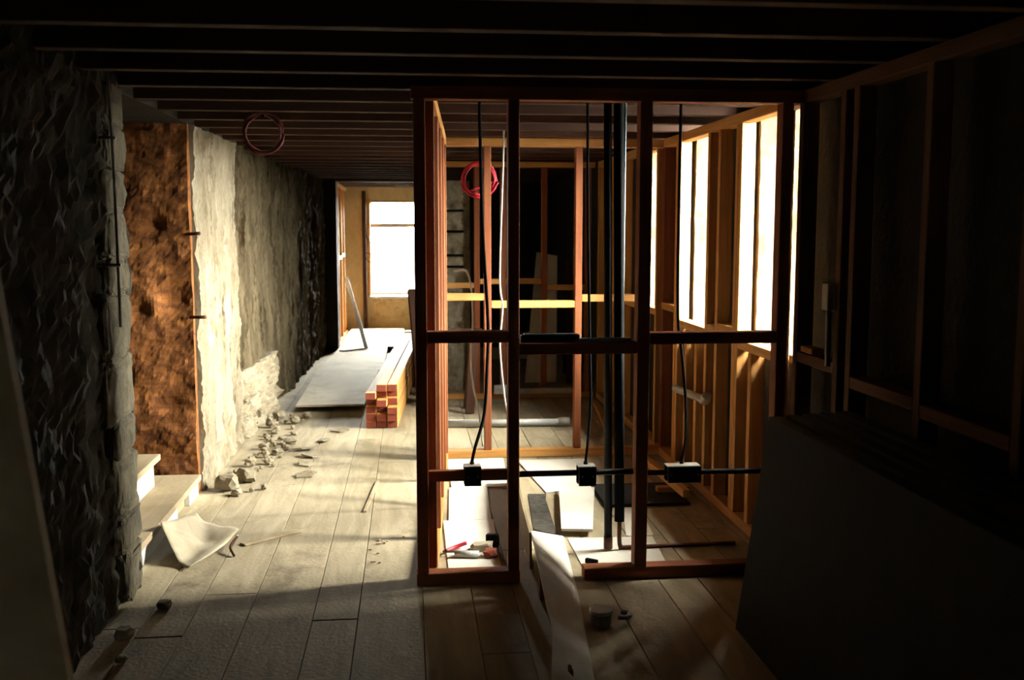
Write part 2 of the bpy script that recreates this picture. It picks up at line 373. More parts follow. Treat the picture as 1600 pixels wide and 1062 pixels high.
box('sash_stile', -0.60, -0.575, 15.86, 15.92, 0.55, 1.975, 'white_paint', f)
box('sash_stile', 0.115, 0.14, 15.86, 15.92, 0.55, 1.975, 'white_paint', f)
box('meeting_rail', -0.575, 0.115, 15.82, 15.94, 1.595, 1.665, 'white_paint', f)
box('bottom_rail', -0.575, 0.115, 15.86, 15.92, 0.55, 0.60, 'white_paint', f)
box('glazing_bar', -0.575, 0.115, 15.87, 15.91, 1.10, 1.112, 'white_paint', f)
for (z0, z1) in ((0.60, 1.10), (1.112, 1.595), (1.665, 1.975)):
    box('pane', -0.575, 0.115, 15.888, 15.893, z0, z1, 'glass', f, b=0.0005)
wm_ = S(box('wall_middle', 0.06, 1.86, 13.25, 13.40, 0, 2.4, 'wall_core'))
box('nib', -1.14, -0.93, 13.15, 13.40, 0, 2.4, 'wall_core', wm_)
S(box('wall_front', -1.74, 1.87, -1.45, -1.3, 0, 2.4, 'wall_core'))
# unseen masses added outside to block side light, low near windows, tall farther out
S(prism('light_block_1', [(2.20, 7.80), (7.30, 7.80), (7.30, 8.25), (2.20, 8.25)], -0.6, 3.6, 'blocker_dark'))
S(prism('light_block_2', [(7.30, 7.80), (14.0, 7.80), (14.0, 10.5), (7.30, 10.5)], -0.6, 9.5, 'blocker_dark'))
# pale wall added beyond the far window, height set to cut its low light
lw_ = S(box('wall_blocker', -5.0, 5.0, 18.6, 18.8, -0.6, 1.5, 'blocker_pale'))
gnd = mesh_obj('ground', [(-200, -200, -0.6), (200, -200, -0.6), (200, 200, -0.6), (-200, 200, -0.6)], [[0, 1, 2, 3]], 'ground'); S(gnd)

# ------------------------------------------------------------------ steps in the doorway
st1 = thing('doorway_step', (-1.25, 5.4, 0), 'low worn wooden step across the doorway, just above the floor', 'step')
box('tread', -1.60, -1.255, 4.66, 6.07, 0.10, 0.135, 'tread', st1)
box('riser', -1.31, -1.28, 4.68, 5.55, 0.0, 0.10, 'white_paint', st1)
box('riser', -1.34, -1.31, 5.55, 5.86, 0.0, 0.10, 'tread', st1)
box('riser', -1.31, -1.28, 5.86, 6.10, 0.0, 0.10, 'white_paint', st1)
st2 = thing('doorway_step', (-1.5, 5.3, 0.135), 'upper wooden step with white riser, tucked behind the doorway corner', 'step')
box('tread', -2.0, -1.43, 4.66, 5.84, 0.28, 0.315, 'tread', st2)
box('riser', -1.485, -1.46, 4.68, 5.80, 0.136, 0.28, 'white_paint', st2)

# ------------------------------------------------------------------ the stud box: front frame
PW = 0.052
fr = thing('stud_frame', (0.8, 4.44, 0), 'front stud frame standing dark against the light, with cable boxes on it', 'stud frame')
FY = 4.445; FD = 0.075
def vst(name, x, y, z0, z1, wx, wy, par, m='red_shade_pine'): return beam(name, (x, y, z0), (x, y, z1), wx, wy, m, par, up=(0, 1, 0))
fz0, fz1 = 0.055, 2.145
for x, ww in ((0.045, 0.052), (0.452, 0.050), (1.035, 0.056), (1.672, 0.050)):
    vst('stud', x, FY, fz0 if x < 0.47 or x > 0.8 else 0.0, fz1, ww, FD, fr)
beam('top_plate', (0.01, FY, 2.1725), (1.735, FY, 2.1725), FD, 0.055, 'red_shade_pine', fr)
beam('bottom_plate', (0.015, FY, 0.0275), (0.48, FY, 0.0275), FD, 0.055, 'red_shade_pine', fr)
beam('bottom_plate', (0.775, FY, 0.0275), (1.70, FY, 0.0275), FD, 0.055, 'red_shade_pine', fr)
beam('noggin', (0.072, FY, 1.120), (0.426, FY, 1.120), FD, 0.050, 'red_shade_pine', fr)
beam('noggin', (0.478, FY, 1.065), (1.006, FY, 1.065), FD, 0.052, 'red_shade_pine', fr)
beam('noggin', (1.064, FY, 1.105), (1.646, FY, 1.105), FD, 0.052, 'red_shade_pine', fr)
# low batten carrying the cable boxes
beam('box_batten', (0.072, FY + 0.02, 0.490), (0.426, FY + 0.02, 0.490), 0.03, 0.050, 'red_shade_pine', fr)
tube('conduit', ((0.478, FY + 0.02, 0.488), (1.006, FY + 0.02, 0.488)), 0.014, 'black_plastic', fr, smooth_path=False)
tube('conduit', ((1.064, FY + 0.02, 0.480), (1.646, FY + 0.02, 0.476)), 0.013, 'black_plastic', fr, smooth_path=False)

def jbox(x0, x1, z0, z1, label):
    t = thing('junction_box', ((x0 + x1) / 2, FY - 0.01, z0), label, 'cable box', 'cable boxes on the front frame')
    y0, y1 = FY - 0.055, FY + 0.075
    shell = box('back_shell', x0, x1, FY - 0.012, FY + 0.003, z0, z1, 'black_plastic', t)
    top = box('lit_top', x0, x1, FY + 0.004, FY + 0.07, z1 - 0.006, z1, 'white_plastic', t, b=0.001)  # pale top: the light falling on the black box is put into its colour
    box('side', x0, x1, FY + 0.036, FY + 0.07, z0, z0 + 0.008, 'black_plastic', t, b=0.001)
    box('front_plate', x0, x1, FY + 0.058, FY + 0.07, z0 + 0.009, z1 - 0.009, 'black_plastic', t, b=0.001)
    for xx in (x0 + 0.015, x1 - 0.015):
        tube('screw', ((xx, FY - 0.018, (z0 + z1) / 2), (xx, FY - 0.012, (z0 + z1) / 2)), 0.004, 'grey_metal', shell, smooth_path=False)
    tube('cable_gland', (((x0 + x1) / 2, FY + 0.05, z1), ((x0 + x1) / 2, FY + 0.05, z1 + 0.012)), 0.010, 'black_plastic', top, smooth_path=False)
jbox(0.232, 0.308, 0.445, 0.532, 'black cable box on the thick batten in the narrow left bay')
jbox(0.752, 0.832, 0.432, 0.520, 'black square cable box on the conduit of the middle bay, beside dark pipes')
jbox(1.165, 1.320, 0.436, 0.512, 'wide black cable box, lit top painted pale, in the right bay')

# left side frame
lf = thing('stud_frame', (0.12, 5.7, 0), 'side stud frame along the left edge of the timber box, seen almost edge on', 'stud frame')
def lx(y): return 0.075 + (y - 4.5) * 0.058
for y in (4.512, 5.12, 5.72, 6.32, 6.86):
    vst('stud', lx(y), y, 0.055 if y < 4.6 or y > 6 else 0.055, 2.145, 0.07, 0.046, lf)
beam('top_plate', (lx(4.49), 4.49, 2.1725), (lx(6.89), 6.89, 2.1725), 0.075, 0.055, 'pine', lf)
beam('bottom_plate', (lx(4.49), 4.49, 0.0275), (lx(6.89), 6.89, 0.0275), 0.07, 0.055, 'pine', lf)
# back frame
BY = 6.94
bf = thing('stud_frame', (0.98, BY, 0), 'back stud frame of the timber box, brightly lit orange, red cable coil behind', 'stud frame')
for x in (0.215, 0.528, 1.157, 1.60):
    vst('stud', x, BY, 0.055, 2.145, 0.048, 0.07, bf)
vst('stud', 1.790, BY, 0.055, 2.145, 0.075, 0.07, bf)
beam('top_plate', (0.18, BY, 2.172), (1.83, BY, 2.172), 0.07, 0.055, 'pine', bf)
beam('bottom_plate', (0.18, BY, 0.0275), (1.83, BY, 0.0275), 0.07, 0.055, 'pine', bf)
beam('noggin', (0.24, BY, 1.125), (0.503, BY, 1.125), 0.07, 0.048, 'pine', bf)
beam('noggin', (0.553, BY, 1.072), (1.132, BY, 1.072), 0.07, 0.048, 'pine', bf)
beam('noggin', (1.182, BY, 1.112), (1.575, BY, 1.112), 0.07, 0.048, 'pine', bf)

# right lining frame (in front of the window wall)
rf = thing('stud_frame', (1.77, 5.7, 0), 'stud lining in front of the bright side windows, right of the timber box', 'stud frame')
RX = 1.775; RD = 0.075
def rst(y, z0=0.055, z1=2.145, wy=0.046): return beam('stud', (RX, y, z0), (RX, y, z1), RD, wy, 'pine', rf, up=(0, 1, 0))
for yy in (4.70, 5.255, 5.305, 5.62, 5.82, 6.475, 6.53): rst(yy)
for yy in (5.03, 6.02, 6.25): rst(yy, 0.055, 0.955)
beam('top_plate', (RX, 4.49, 2.1725), (RX, 6.89, 2.1725), RD, 0.055, 'pine', rf)
beam('bottom_plate', (RX, 4.70, 0.0275), (RX, 6.89, 0.0275), RD, 0.055, 'pine', rf)
for (a, b, zz) in ((4.725, 5.23, 0.98), (5.33, 5.595, 1.035), (5.645, 5.795, 1.01), (5.845, 6.45, 0.98), (6.555, 6.88, 1.06)):
    beam('sill_noggin', (RX, a, zz), (RX, b, zz), RD, 0.048, 'pine', rf)
o = box('timber_offcut', 1.745, 1.80, 4.24, 4.37, 1.0445, 1.072, 'pine'); tag(o, 'small pale offcut resting on the near lining, right of the frame corner', 'offcut')
# the lining goes on towards the camera and beyond the back frame
nf = thing('stud_frame', (1.77, 2.6, 0), 'stud lining receding along the dark right wall, nearest the camera', 'stud frame')
for yy in (4.42, 3.98, 3.86, 3.30, 2.72, 2.12): beam('stud', (RX, yy, 0.055), (RX, yy, 2.145), RD, 0.046, 'dark_shade_pine', nf, up=(0, 1, 0))
beam('top_plate', (RX, 1.6, 2.1725), (RX, 4.445, 2.1725), RD, 0.055, 'dark_shade_pine', nf)
beam('bottom_plate', (RX, 1.6, 0.0275), (RX, 4.445, 0.0275), RD, 0.055, 'dark_shade_pine', nf)
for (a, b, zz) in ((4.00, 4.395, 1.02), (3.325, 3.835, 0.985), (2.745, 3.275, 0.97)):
    beam('noggin', (RX, a, zz), (RX, b, zz), RD, 0.048, 'dark_shade_pine', nf)
kf = thing('stud_frame', (1.77, 8.6, 0), 'stud lining on the window wall beyond the back frame, half hidden', 'stud frame')
for yy in (7.06, 7.70, 8.2, 8.75, 9.3): beam('stud', (RX, yy, 0.055), (RX, yy, 2.145), RD, 0.046, 'pine', kf, up=(0, 1, 0))
beam('top_plate', (RX, 7.0, 2.1725), (RX, 9.33, 2.1725), RD, 0.055, 'pine', kf)
beam('bottom_plate', (RX, 7.0, 0.0275), (RX, 9.33, 0.0275), RD, 0.055, 'pine', kf)
for (a, b) in ((7.085, 7.675), (7.725, 8.175), (8.225, 8.725)): beam('noggin', (RX, a, 1.0), (RX, b, 1.0), RD, 0.048, 'pine', kf)

# ------------------------------------------------------------------ second frame in the back room
Y2 = 9.4
sf = thing('stud_frame', (0.9, Y2, 0), 'dim red-brown stud frame standing farther back in the back room', 'stud frame')
for x in (0.30, 0.617, 0.862, 1.247, 1.66): vst('stud', x, Y2, 0.05, 2.15, 0.052, 0.07, sf)
beam('top_plate', (0.27, Y2, 2.175), (1.72, Y2, 2.175), 0.07, 0.05, 'pine', sf)
beam('bottom_plate', (0.27, Y2, 0.025), (1.72, Y2, 0.025), 0.07, 0.05, 'pine', sf)
for (a, b, zz) in ((0.328, 0.589, 1.065), (0.645, 0.834, 1.10), (0.89, 1.219, 1.10), (1.275, 1.632, 1.04)):
    beam('noggin', (a, Y2, zz), (b, Y2, zz), 0.07, 0.05, 'pine', sf)
# passage studs
pf = thing('stud_frame', (-0.98, 14.5, 0), 'thin stud lining of the far passage, left of the bright window', 'stud frame')
for yy in (13.45, 13.95, 14.55, 15.15): beam('stud', (-1.0, yy, 0.05), (-1.0, yy, 2.15), 0.09, 0.05, 'pine', pf, up=(0, 1, 0))
beam('stud', (-0.69, 15.66, 0.05), (-0.69, 15.66, 2.15), 0.06, 0.05, 'old_joist', pf, up=(0, 1, 0))
beam('top_plate', (-1.0, 13.42, 2.175), (-1.0, 15.7, 2.175), 0.09, 0.05, 'pine', pf)
beam('bottom_plate', (-1.0, 13.42, 0.025), (-1.0, 15.7, 0.025), 0.09, 0.05, 'pine', pf)
beam('noggin', (-1.0, 13.98, 1.18), (-1.0, 14.525, 1.18), 0.09, 0.05, 'white_paint', pf)
beam('noggin', (-1.0, 14.58, 1.20), (-1.0, 15.125, 1.20), 0.09, 0.05, 'white_paint', pf)

# ------------------------------------------------------------------ masonry pier of the back room with slots
pier = thing('masonry_pier', (0.45, 10.0, 0), 'pale masonry pier with dark slots, seen through the left bay', 'pier')
rough_slab('pier_face', (0.30, 9.9, 0.0), (0.28, 0, 0), (0, 0, 2.05), (0, -1, 0), 0.10, 'pale_stone', pier, step=0.02, amp=0.03, freq=(5, 5, 5),
           holes=[(0.08, 1.80, 0.04, 0.06), (0.11, 1.58, 0.035, 0.07), (0.09, 1.36, 0.035, 0.07), (0.14, 1.10, 0.05, 0.07), (0.12, 0.9, 0.05, 0.06), (0.16, 0.62, 0.04, 0.06)], seed=4.4)
box('pier_core', 0.31, 0.60, 10.0, 10.4, 0, 2.05, 'wall_core', pier)
for zz in (1.76, 1.56, 1.33, 1.22):
    box('slot_shade', 0.31, 0.52, 9.835, 9.86, zz - 0.012, zz + 0.012, 'black_rubber', pier)  # black bars standing in for the shaded slots

# ------------------------------------------------------------------ pipes and cables
pp = thing('water_pipe', (0.966, 4.82, 0), 'thin dark vertical pipe ending just above the floor in the middle bay', 'pipe')
tube('pipe', ((0.940, 4.82, 2.36), (0.966, 4.82, 0.05)), 0.020, 'black_plastic', pp, smooth_path=False, seg=12)
tube('copper_end', ((0.9657, 4.82, 0.075), (0.9664, 4.82, 0.012)), 0.023, 'copper', pp, smooth_path=False, seg=12)
p2 = thing('water_pipe', (1.03, 4.82, 0), 'dark vertical pipe in thick insulation that turns along the floor', 'pipe')
tube('insulation', ((0.992, 4.82, 2.36), (1.022, 4.82, 0.15)), 0.025, 'black_rubber', p2, smooth_path=False, seg=14)
tube('pipe', ((1.022, 4.82, 0.18), (1.023, 4.82, 0.05), (1.035, 4.82, 0.016), (1.075, 4.82, 0.014), (1.62, 4.835, 0.014)), 0.011, 'copper', p2, seg=10)
tube('pipe_clip', ((0.985, 4.85, 2.1), (1.005, 4.85, 2.1)), 0.008, 'grey_metal', p2, smooth_path=False)
p3 = tube('conduit_pipe', ((1.036, 4.86, 2.36), (1.034, 4.86, 0.9)), 0.006, 'blue_grey'); tag(p3, 'slim pale blue-grey conduit running down behind the insulated pipe', 'conduit')
def cable(pts, r, m, label, n=8): return tag(tube('cable', pts, r, m, n=n), label, 'cable')
cable([(0.270, FY + 0.05, 0.545), (0.285, 4.52, 0.60), (0.335, 4.62, 0.74), (0.352, 4.66, 0.95), (0.358, 4.68, 1.17), (0.335, 4.68, 1.6), (0.322, 4.68, 2.17), (0.322, 4.68, 2.38)], 0.0075, 'black_rubber', 'dark cable curving up from the left cable box to the ceiling')
cable([(0.792, FY + 0.05, 0.533), (0.806, 4.53, 0.60), (0.835, 4.62, 0.76), (0.838, 4.66, 1.0), (0.824, 4.66, 1.6), (0.817, 4.66, 2.17), (0.817, 4.66, 2.38)], 0.0065, 'black_rubber', 'dark cable rising from the middle cable box to the ceiling')
cable([(1.2425, FY + 0.05, 0.525), (1.275, 4.55, 0.62), (1.302, 4.66, 0.78), (1.285, 4.68, 1.0), (1.262, 4.68, 1.2), (1.258, 4.68, 1.7), (1.260, 4.68, 2.38)], 0.0075, 'black_rubber', 'dark cable rising from the wide right cable box to the ceiling')
cable([(0.63, 6.78, 2.38), (0.624, 6.78, 2.045), (0.616, 6.78, 1.83), (0.600, 6.78, 1.25), (0.618, 6.78, 1.06), (0.600, 6.78, 0.80), (0.632, 6.78, 0.45), (0.66, 6.78, 0.32)], 0.0062, 'white_plastic', 'white cable hanging loose in front of the back frame')
cable([(0.30, 7.05, 1.30), (0.40, 7.02, 1.28), (0.43, 7.0, 1.0), (0.42, 7.0, 0.6), (0.47, 7.0, 0.30), (0.50, 7.02, 0.06)], 0.007, 'white_plastic', 'pale cable hanging down behind the narrow left bay of the back frame')
def coil(name, c, r, m, label, turns=4, thick=0.009, tail=None, ax='y'):
    pts = []
    for k in range(turns * 14 + 1):
        a = 2 * math.pi * k / 14; rr = r + 0.010 * math.sin(k * 0.83); off = 0.011 * math.sin(k * 1.7)
        pts.append((c[0] + rr * math.cos(a), c[1] + off, c[2] + rr * math.sin(a)))
    if tail: pts += tail
    return tag(tube(name, pts, thick, m, n=2, seg=6), label, 'cable coil')
coil('cable_coil', (0.482, 7.04, 1.925), 0.112, 'red_plastic', 'bright red coil of cable hanging on the back frame', 5, 0.008, [(0.40, 7.04, 1.84), (0.36, 7.04, 1.90)])
coil('cable_coil', (-0.76, 5.5, 2.09), 0.10, 'dull_red', 'dim red coil of cable hanging from the ceiling by the plastered wall', 4, 0.006)
hk = tube('ceiling_hook', ((-0.76, 5.5, 2.20), (-0.76, 5.5, 2.17)), 0.006, 'black_rubber', smooth_path=False); tag(hk, 'thin dark hanger holding the dim coil on the ceiling', 'hook')
lp = thing('wall_pipe', (-1.15, 4.2, 1.2), 'thin blue-grey pipe running down the dark left wall', 'pipe')
tube('pipe', ((-1.165, 4.17, 2.2), (-1.160, 4.18, 1.8), (-1.165, 4.20, 1.2)), 0.006, 'white_plastic', lp)
for zz in (1.95, 1.45): tube('pipe_clip', ((-1.22, 4.185, zz), (-1.150, 4.185, zz)), 0.007, 'grey_metal', lp, smooth_path=False)
fp = thing('waste_pipe', (0.75, 8.0, 0), 'long white pipe lying on the floor behind the back frame', 'pipe')
tube('pipe', ((0.24, 8.02, 0.032), (1.27, 7.98, 0.032)), 0.030, 'white_plastic', fp, smooth_path=False, seg=14)
tube('socket', ((1.18, 7.983, 0.036), (1.27, 7.98, 0.036)), 0.036, 'white_plastic', fp, smooth_path=False, seg=14)
tk = thing('cable_trunking', (1.14, 9.33, 0), 'white length of trunking lying along the foot of the far frame', 'trunking')
box('channel', 0.77, 1.52, 9.285, 9.352, 0.052, 0.10, 'white_plastic', tk)
box('end_block', 0.77, 0.90, 9.28, 9.352, 0.101, 0.135, 'white_plastic', tk)
wp = thing('waste_pipe', (1.72, 6.0, 0.55), 'short pale waste pipe resting level across the window lining', 'pipe')
tube('pipe', ((1.708, 6.36, 0.56), (1.708, 5.72, 0.595)), 0.024, 'white_plastic', wp, smooth_path=False, seg=14)
tube('elbow', ((1.706, 5.74, 0.594), (1.704, 5.68, 0.60), (1.704, 5.65, 0.63)), 0.029, 'white_plastic', wp, seg=12)
fitting = thing('cable_fitting', (1.72, 4.0, 1.0), 'small dark fitting with a dangling strap on the near right lining', 'fitting')
box('body', 1.700, 1.735, 3.985, 4.045, 1.26, 1.37, 'white_paint', fitting)
tube('strap', ((1.715, 4.005, 1.26), (1.712, 3.995, 1.15), (1.712, 3.99, 1.03)), 0.012, 'grey_metal', fitting)

# ------------------------------------------------------------------ timber stack and sheets in the corridor
dirv = Vector((0.057, 1, 0)).normalized(); sx = Vector((dirv.y, -dirv.x, 0))
rows = ['bottom', 'second', 'third', 'fourth', 'fifth', 'top']; cols = ['left', 'middle', 'right']
for r_ in range(6):
    for c_ in range(3):
        if r_ == 5 and c_ == 0: continue
        off = random.uniform(-0.03, 0.16) if r_ else random.uniform(0, 0.05)
        base = Vector((-0.325 + 0.086 * c_ + 0.0, 8.02 + off, 0.0)) + Vector((0, 0, 0.029 + r_ * 0.0585))
        L = 4.2 if (r_, c_) != (5, 1) else 3.3
        t = beam('timber_length', base, base + dirv * L, 0.080, 0.056, 'pine')
        tag(t, 'sawn timber in the corridor stack, %s layer, %s column' % (rows[r_], cols[c_]), 'timber', 'timbers in the corridor stack')
        beam('shaded_end', base - dirv * 0.003, base - dirv * 0.0002, 0.076, 0.052, 'end_red', t, b=0.0008)  # thin red slab giving the sawn end its shaded tone
z = 0.004
for i, (y0, y1, xl0, xl1, xr) in enumerate(((8.80, 10.9, -1.0, -1.0, -0.41), (10.904, 13.10, -1.0, -0.91, -0.30), (13.104, 15.5, -0.90, -0.90, -0.10))):
    lab = ['nearest plywood sheet on the corridor floor, beside the timber stack', 'middle plywood sheet on the corridor floor, beside the far end of the stack', 'plywood sheet on the passage floor under the bright window'][i]
    cx = (xl0 + xr) / 2
    sh = thing('plywood_sheet', (cx, (y0 + y1) / 2, 0), lab, 'sheet')
    prism('panel', [(xl0, y0), (xr, y0), (xr + (0.06 if i == 0 else 0.0), y1), (xl1, y1)], 0.050, 0.068, 'plywood', sh)
    for yy in (y0 + 0.35, (y0 + y1) / 2, y1 - 0.25): box('bearer', xl0 + 0.06, xr - 0.05, yy - 0.03, yy + 0.03, 0.0, 0.049, 'old_joist', sh)
lw = beam('leaning_batten', (-0.56, 12.8, 0.085), (-0.90, 14.45, 0.90), 0.05, 0.02, 'white_paint'); tag(lw, 'white batten leaning on the passage studs by the far window', 'batten')
lw = beam('floor_offcut', (-0.86, 12.62, 0.078), (-0.58, 12.88, 0.078), 0.09, 0.018, 'white_paint'); tag(lw, 'white offcut lying on the plywood under the leaning batten', 'offcut')
lw = beam('leaning_post', (0.10, 9.2, 0.03), (0.02, 9.55, 1.02), 0.09, 0.05, 'old_joist'); tag(lw, 'dark short post leaning right beside the timber stack', 'post')
tw = thing('loose_wires', (-0.62, 15.6, 1.2), 'thin loose wires sticking out beside the far window', 'wires')
tube('wire', ((-0.70, 15.6, 1.52), (-0.58, 15.58, 1.35), (-0.46, 15.55, 1.10)), 0.006, 'black_rubber', tw)
tube('wire', ((-0.70, 15.6, 1.23), (-0.62, 15.58, 1.08), (-0.46, 15.55, 1.06)), 0.006, 'black_rubber', tw)
tube('wire', ((-0.70, 15.6, 1.22), (-0.60, 15.58, 1.20), (-0.52, 15.56, 1.16)), 0.006, 'black_rubber', tw)

# back room clutter
lb = thing('leaning_sheet', (1.35, 10.5, 0), 'pale plasterboard sheet leaning far back between the studs', 'sheet')
V = [(1.17, 10.30, 0.0), (1.50, 10.30, 0.0), (1.55, 10.62, 1.30), (1.33, 10.62, 1.34)]
n_ = Vector((0, 0.012, 0)); V2 = [Vector(v) + n_ for v in V]
mesh_obj('panel', [Vector(v) for v in V] + V2, [[0, 1, 2, 3], [7, 6, 5, 4], [1, 0, 4, 5], [2, 1, 5, 6], [3, 2, 6, 7], [0, 3, 7, 4]], 'plasterboard', lb)
for k, (xa, xb) in enumerate(((1.62, 1.68), (1.02, 1.10))):
    o = beam('leaning_plank', (xa, 10.2 + 0.03 * k, 0.012), (xb, 10.75, 1.25), 0.06, 0.025, 'old_joist')
    tag(o, ['dark plank leaning right of the pale far sheet', 'dark plank leaning left of the pale far sheet'][k], 'plank')
bh = thing('low_bench', (0.8, 10.9, 0), 'low dark bench in the back room behind the studs', 'bench')
beam('seat_plank', (0.36, 11.0, 0.33), (1.95 - 0.1, 11.0, 0.33), 0.26, 0.05, 'old_joist', bh)
for xx in (0.62, 1.7): beam('leg', (xx, 11.0, 0.0), (xx, 11.0, 0.305), 0.08, 0.2, 'old_joist', bh, up=(0, 1, 0))
for k in range(4):
    o = box('plasterboard_pack', 0.62 + 0.01 * k, 1.60 - 0.008 * k, 12.2, 12.9, 0.012 * 0 + 0.065 * k, 0.0645 + 0.065 * k, 'plasterboard')
    tag(o, 'pale plasterboard pack at the far back of the room, %s layer' % ['bottom', 'second', 'third', 'top'][k], 'plasterboard', 'plasterboard packs')
tp = thing('trestle', (0.55, 8.75, 0), 'dark trestle standing behind the back frame, left of the white cable', 'trestle')
beam('leg', (0.50, 8.62, 0.0), (0.545, 8.74, 0.66), 0.075, 0.06, 'old_joist', tp, up=(0, 1, 0))
beam('leg', (0.50, 8.90, 0.0), (0.545, 8.80, 0.66), 0.075, 0.06, 'old_joist', tp, up=(0, 1, 0))
beam('cross_bar', (0.30, 8.77, 0.69), (0.62, 8.77, 0.69), 0.10, 0.06, 'old_joist', tp)
o = beam('floor_batten', (1.66, 8.9, 0.022), (1.50, 7.35, 0.022), 0.05, 0.04, 'pine'); tag(o, 'loose batten lying diagonally on the floor behind the back frame', 'batten')

# ------------------------------------------------------------------ boards and scraps on the floor of the box
pl = thing('loose_plank', (0.62, 4.0, 0), 'pale plank running out of the box under the middle bay towards the camera', 'plank')
P = [(0.585, 2.9, .010), (0.628, 3.35, .010), (0.705, 4.13, .010), (0.768, 5.00, .010), (0.545, 4.53, .19), (0.478, 3.34, .19), (0.410, 2.9, .19)]
prism('board', P, 0.0, 0.014, 'plasterboard', pl)
beam('support', (0.555, 4.20, 0.0), (0.555, 4.20, 0.155), 0.03, 0.05, 'red_shade_pine', pl, up=(0, 1, 0)); beam('support', (0.51, 3.2, 0.0), (0.51, 3.2, 0.14), 0.03, 0.05, 'red_shade_pine', pl, up=(0, 1, 0))
V = []; n = 8
for i in range(n + 1):
    t = i / n; y_ = 4.56 + t * 1.62; x_ = 0.548 + 0.045 * t + 0.045 * t * t
    V += [(x_ - 0.006, y_, 0.008), (x_ + 0.006, y_, 0.008), (x_ + 0.004, y_, 0.185 + 0.015 * t), (x_ - 0.008, y_, 0.185 + 0.015 * t)]
F = [[0, 1, 2, 3], [4 * n + 3, 4 * n + 2, 4 * n + 1, 4 * n]]
for i in range(n):
    for k in range(4): a_, b_ = 4 * i + k, 4 * i + (k + 1) % 4; F.append([b_, a_, a_ + 4, b_ + 4])
eb = mesh_obj('edge_board', V, F, 'brown_sheet'); tag(eb, 'brown board standing on edge inside the box, in line with the pale plank', 'board')
dq = prism('shade_patch', [(0.640, 5.20), (0.752, 5.10), (0.782, 5.78), (0.802, 5.91), (0.692, 5.92)], 0.0005, 0.003, 'shade_grey'); tag(dq, 'dark patch painted as shade between the two pale boards', 'shade patch')  # dark floor patch; the shade between the boards is put into its colour
fs = thing('plasterboard_sheet', (0.92, 5.45, 0), 'pale square plasterboard offcut lying flat inside the timber box', 'plasterboard')
prism('panel', [(0.770, 5.08), (0.930, 5.05), (1.095, 5.90), (0.880, 5.92)], 0.026, 0.040, 'plasterboard', fs)
box('packer', 0.86, 0.93, 5.30, 5.65, 0.0005, 0.0255, 'pine', fs)
o = prism('hardboard_sheet', [(0.805, 5.93), (0.86, 5.95), (1.14, 5.96), (1.20, 6.80), (0.72, 6.80)], 0.0005, 0.006, 'plasterboard'); tag(o, 'thin pale sheet lying flat at the foot of the back frame', 'sheet')
for k, (xa, xb, ya, yb) in enumerate(((0.165, 0.41, 4.495, 5.40), (0.195, 0.43, 5.405, 6.10), (0.24, 0.60, 6.105, 6.88))):  # pale floor sheets, also brightening the light pool and stopping at its shade
    o = prism('hardboard_sheet', [(xa, ya), (xb, ya), (xb + 0.03, yb), (xa + 0.03 * (k == 1), yb)], 0.0005, 0.006, 'plasterboard')
    tag(o, 'thin pale sheet covering the floor of the narrow left bay, ' + ['nearest the front frame', 'middle one', 'nearest the back frame'][k], 'sheet', 'pale sheets in the left bay')
o = prism('hardboard_sheet', [(0.80, 4.50), (1.20, 4.50), (1.24, 5.02), (0.795, 5.03)], 0.0004, 0.0024, 'plasterboard'); tag(o, 'thin pale sheet added to brighten the floor under the dark vertical pipes', 'sheet')  # pale sheet added to brighten the floor around the pipes
o = prism('hardboard_sheet', [(1.105, 5.04), (1.25, 5.04), (1.30, 5.56), (1.20, 5.57)], 0.0004, 0.0024, 'plasterboard'); tag(o, 'narrow pale sheet added to brighten the floor right of the square plasterboard offcut', 'sheet')  # pale strip added to widen the bright floor
cp = thing('plastic_cap', (0.755, 3.90, 0), 'round white cap on the dark floor in front of the frame', 'cap')
cyl('cup', (0.755, 3.90, 0.0005), 0.044, 0.045, 'grey_metal', cp); cyl('lid', (0.755, 3.90, 0.046), 0.047, 0.016, 'white_plastic', cp)
o = tube('pipe_clip', ((0.832, 3.93, 0.012), (0.86, 3.925, 0.012), (0.885, 3.945, 0.012), (0.885, 3.975, 0.012), (0.855, 3.985, 0.012)), 0.010, 'grey_metal'); tag(o, 'small hooked metal clip on the floor right of the white cap', 'clip')
o = beam('dark_offcut', (0.822, 4.64, 0.0155), (0.872, 4.60, 0.0155), 0.02, 0.024, 'black_rubber'); tag(o, 'small dark offcut on the bright floor beside the plank', 'offcut')
# tools heap in the narrow bay
tl = thing('caulking_gun', (0.25, 4.80, 0), 'caulking gun lying on the bright floor of the left bay', 'tool')
tube('rod', ((0.15, 4.815, 0.022), (0.32, 4.79, 0.026)), 0.006, 'grey_metal', tl, smooth_path=False)
tube('barrel', ((0.20, 4.775, 0.022), (0.315, 4.755, 0.022)), 0.019, 'white_plastic', tl, smooth_path=False, seg=12)
tube('handle', ((0.16, 4.85, 0.014), (0.21, 4.89, 0.02), (0.265, 4.905, 0.035)), 0.010, 'red_plastic', tl)
tube('trigger', ((0.16, 4.81, 0.03), (0.15, 4.85, 0.012), (0.18, 4.87, 0.012)), 0.006, 'black_plastic', tl)
rg = stone('work_rag', (0.345, 4.87, 0.0), (0.055, 0.035, 0.026), 'paper', seed=9.1, amp=0.3); tag(rg, 'crumpled pale rag beside the caulking gun', 'rag')
rg = stone('work_glove', (0.375, 4.77, 0.0), (0.035, 0.035, 0.022), 'end_red', seed=4.1, amp=0.35); tag(rg, 'small reddish crumpled scrap at the foot of the middle stud', 'scrap')
rg = stone('rubber_scrap', (0.395, 4.92, 0.0), (0.035, 0.03, 0.035), 'black_rubber', seed=6.1, amp=0.35); tag(rg, 'black crumpled scrap behind the pale rag', 'scrap')
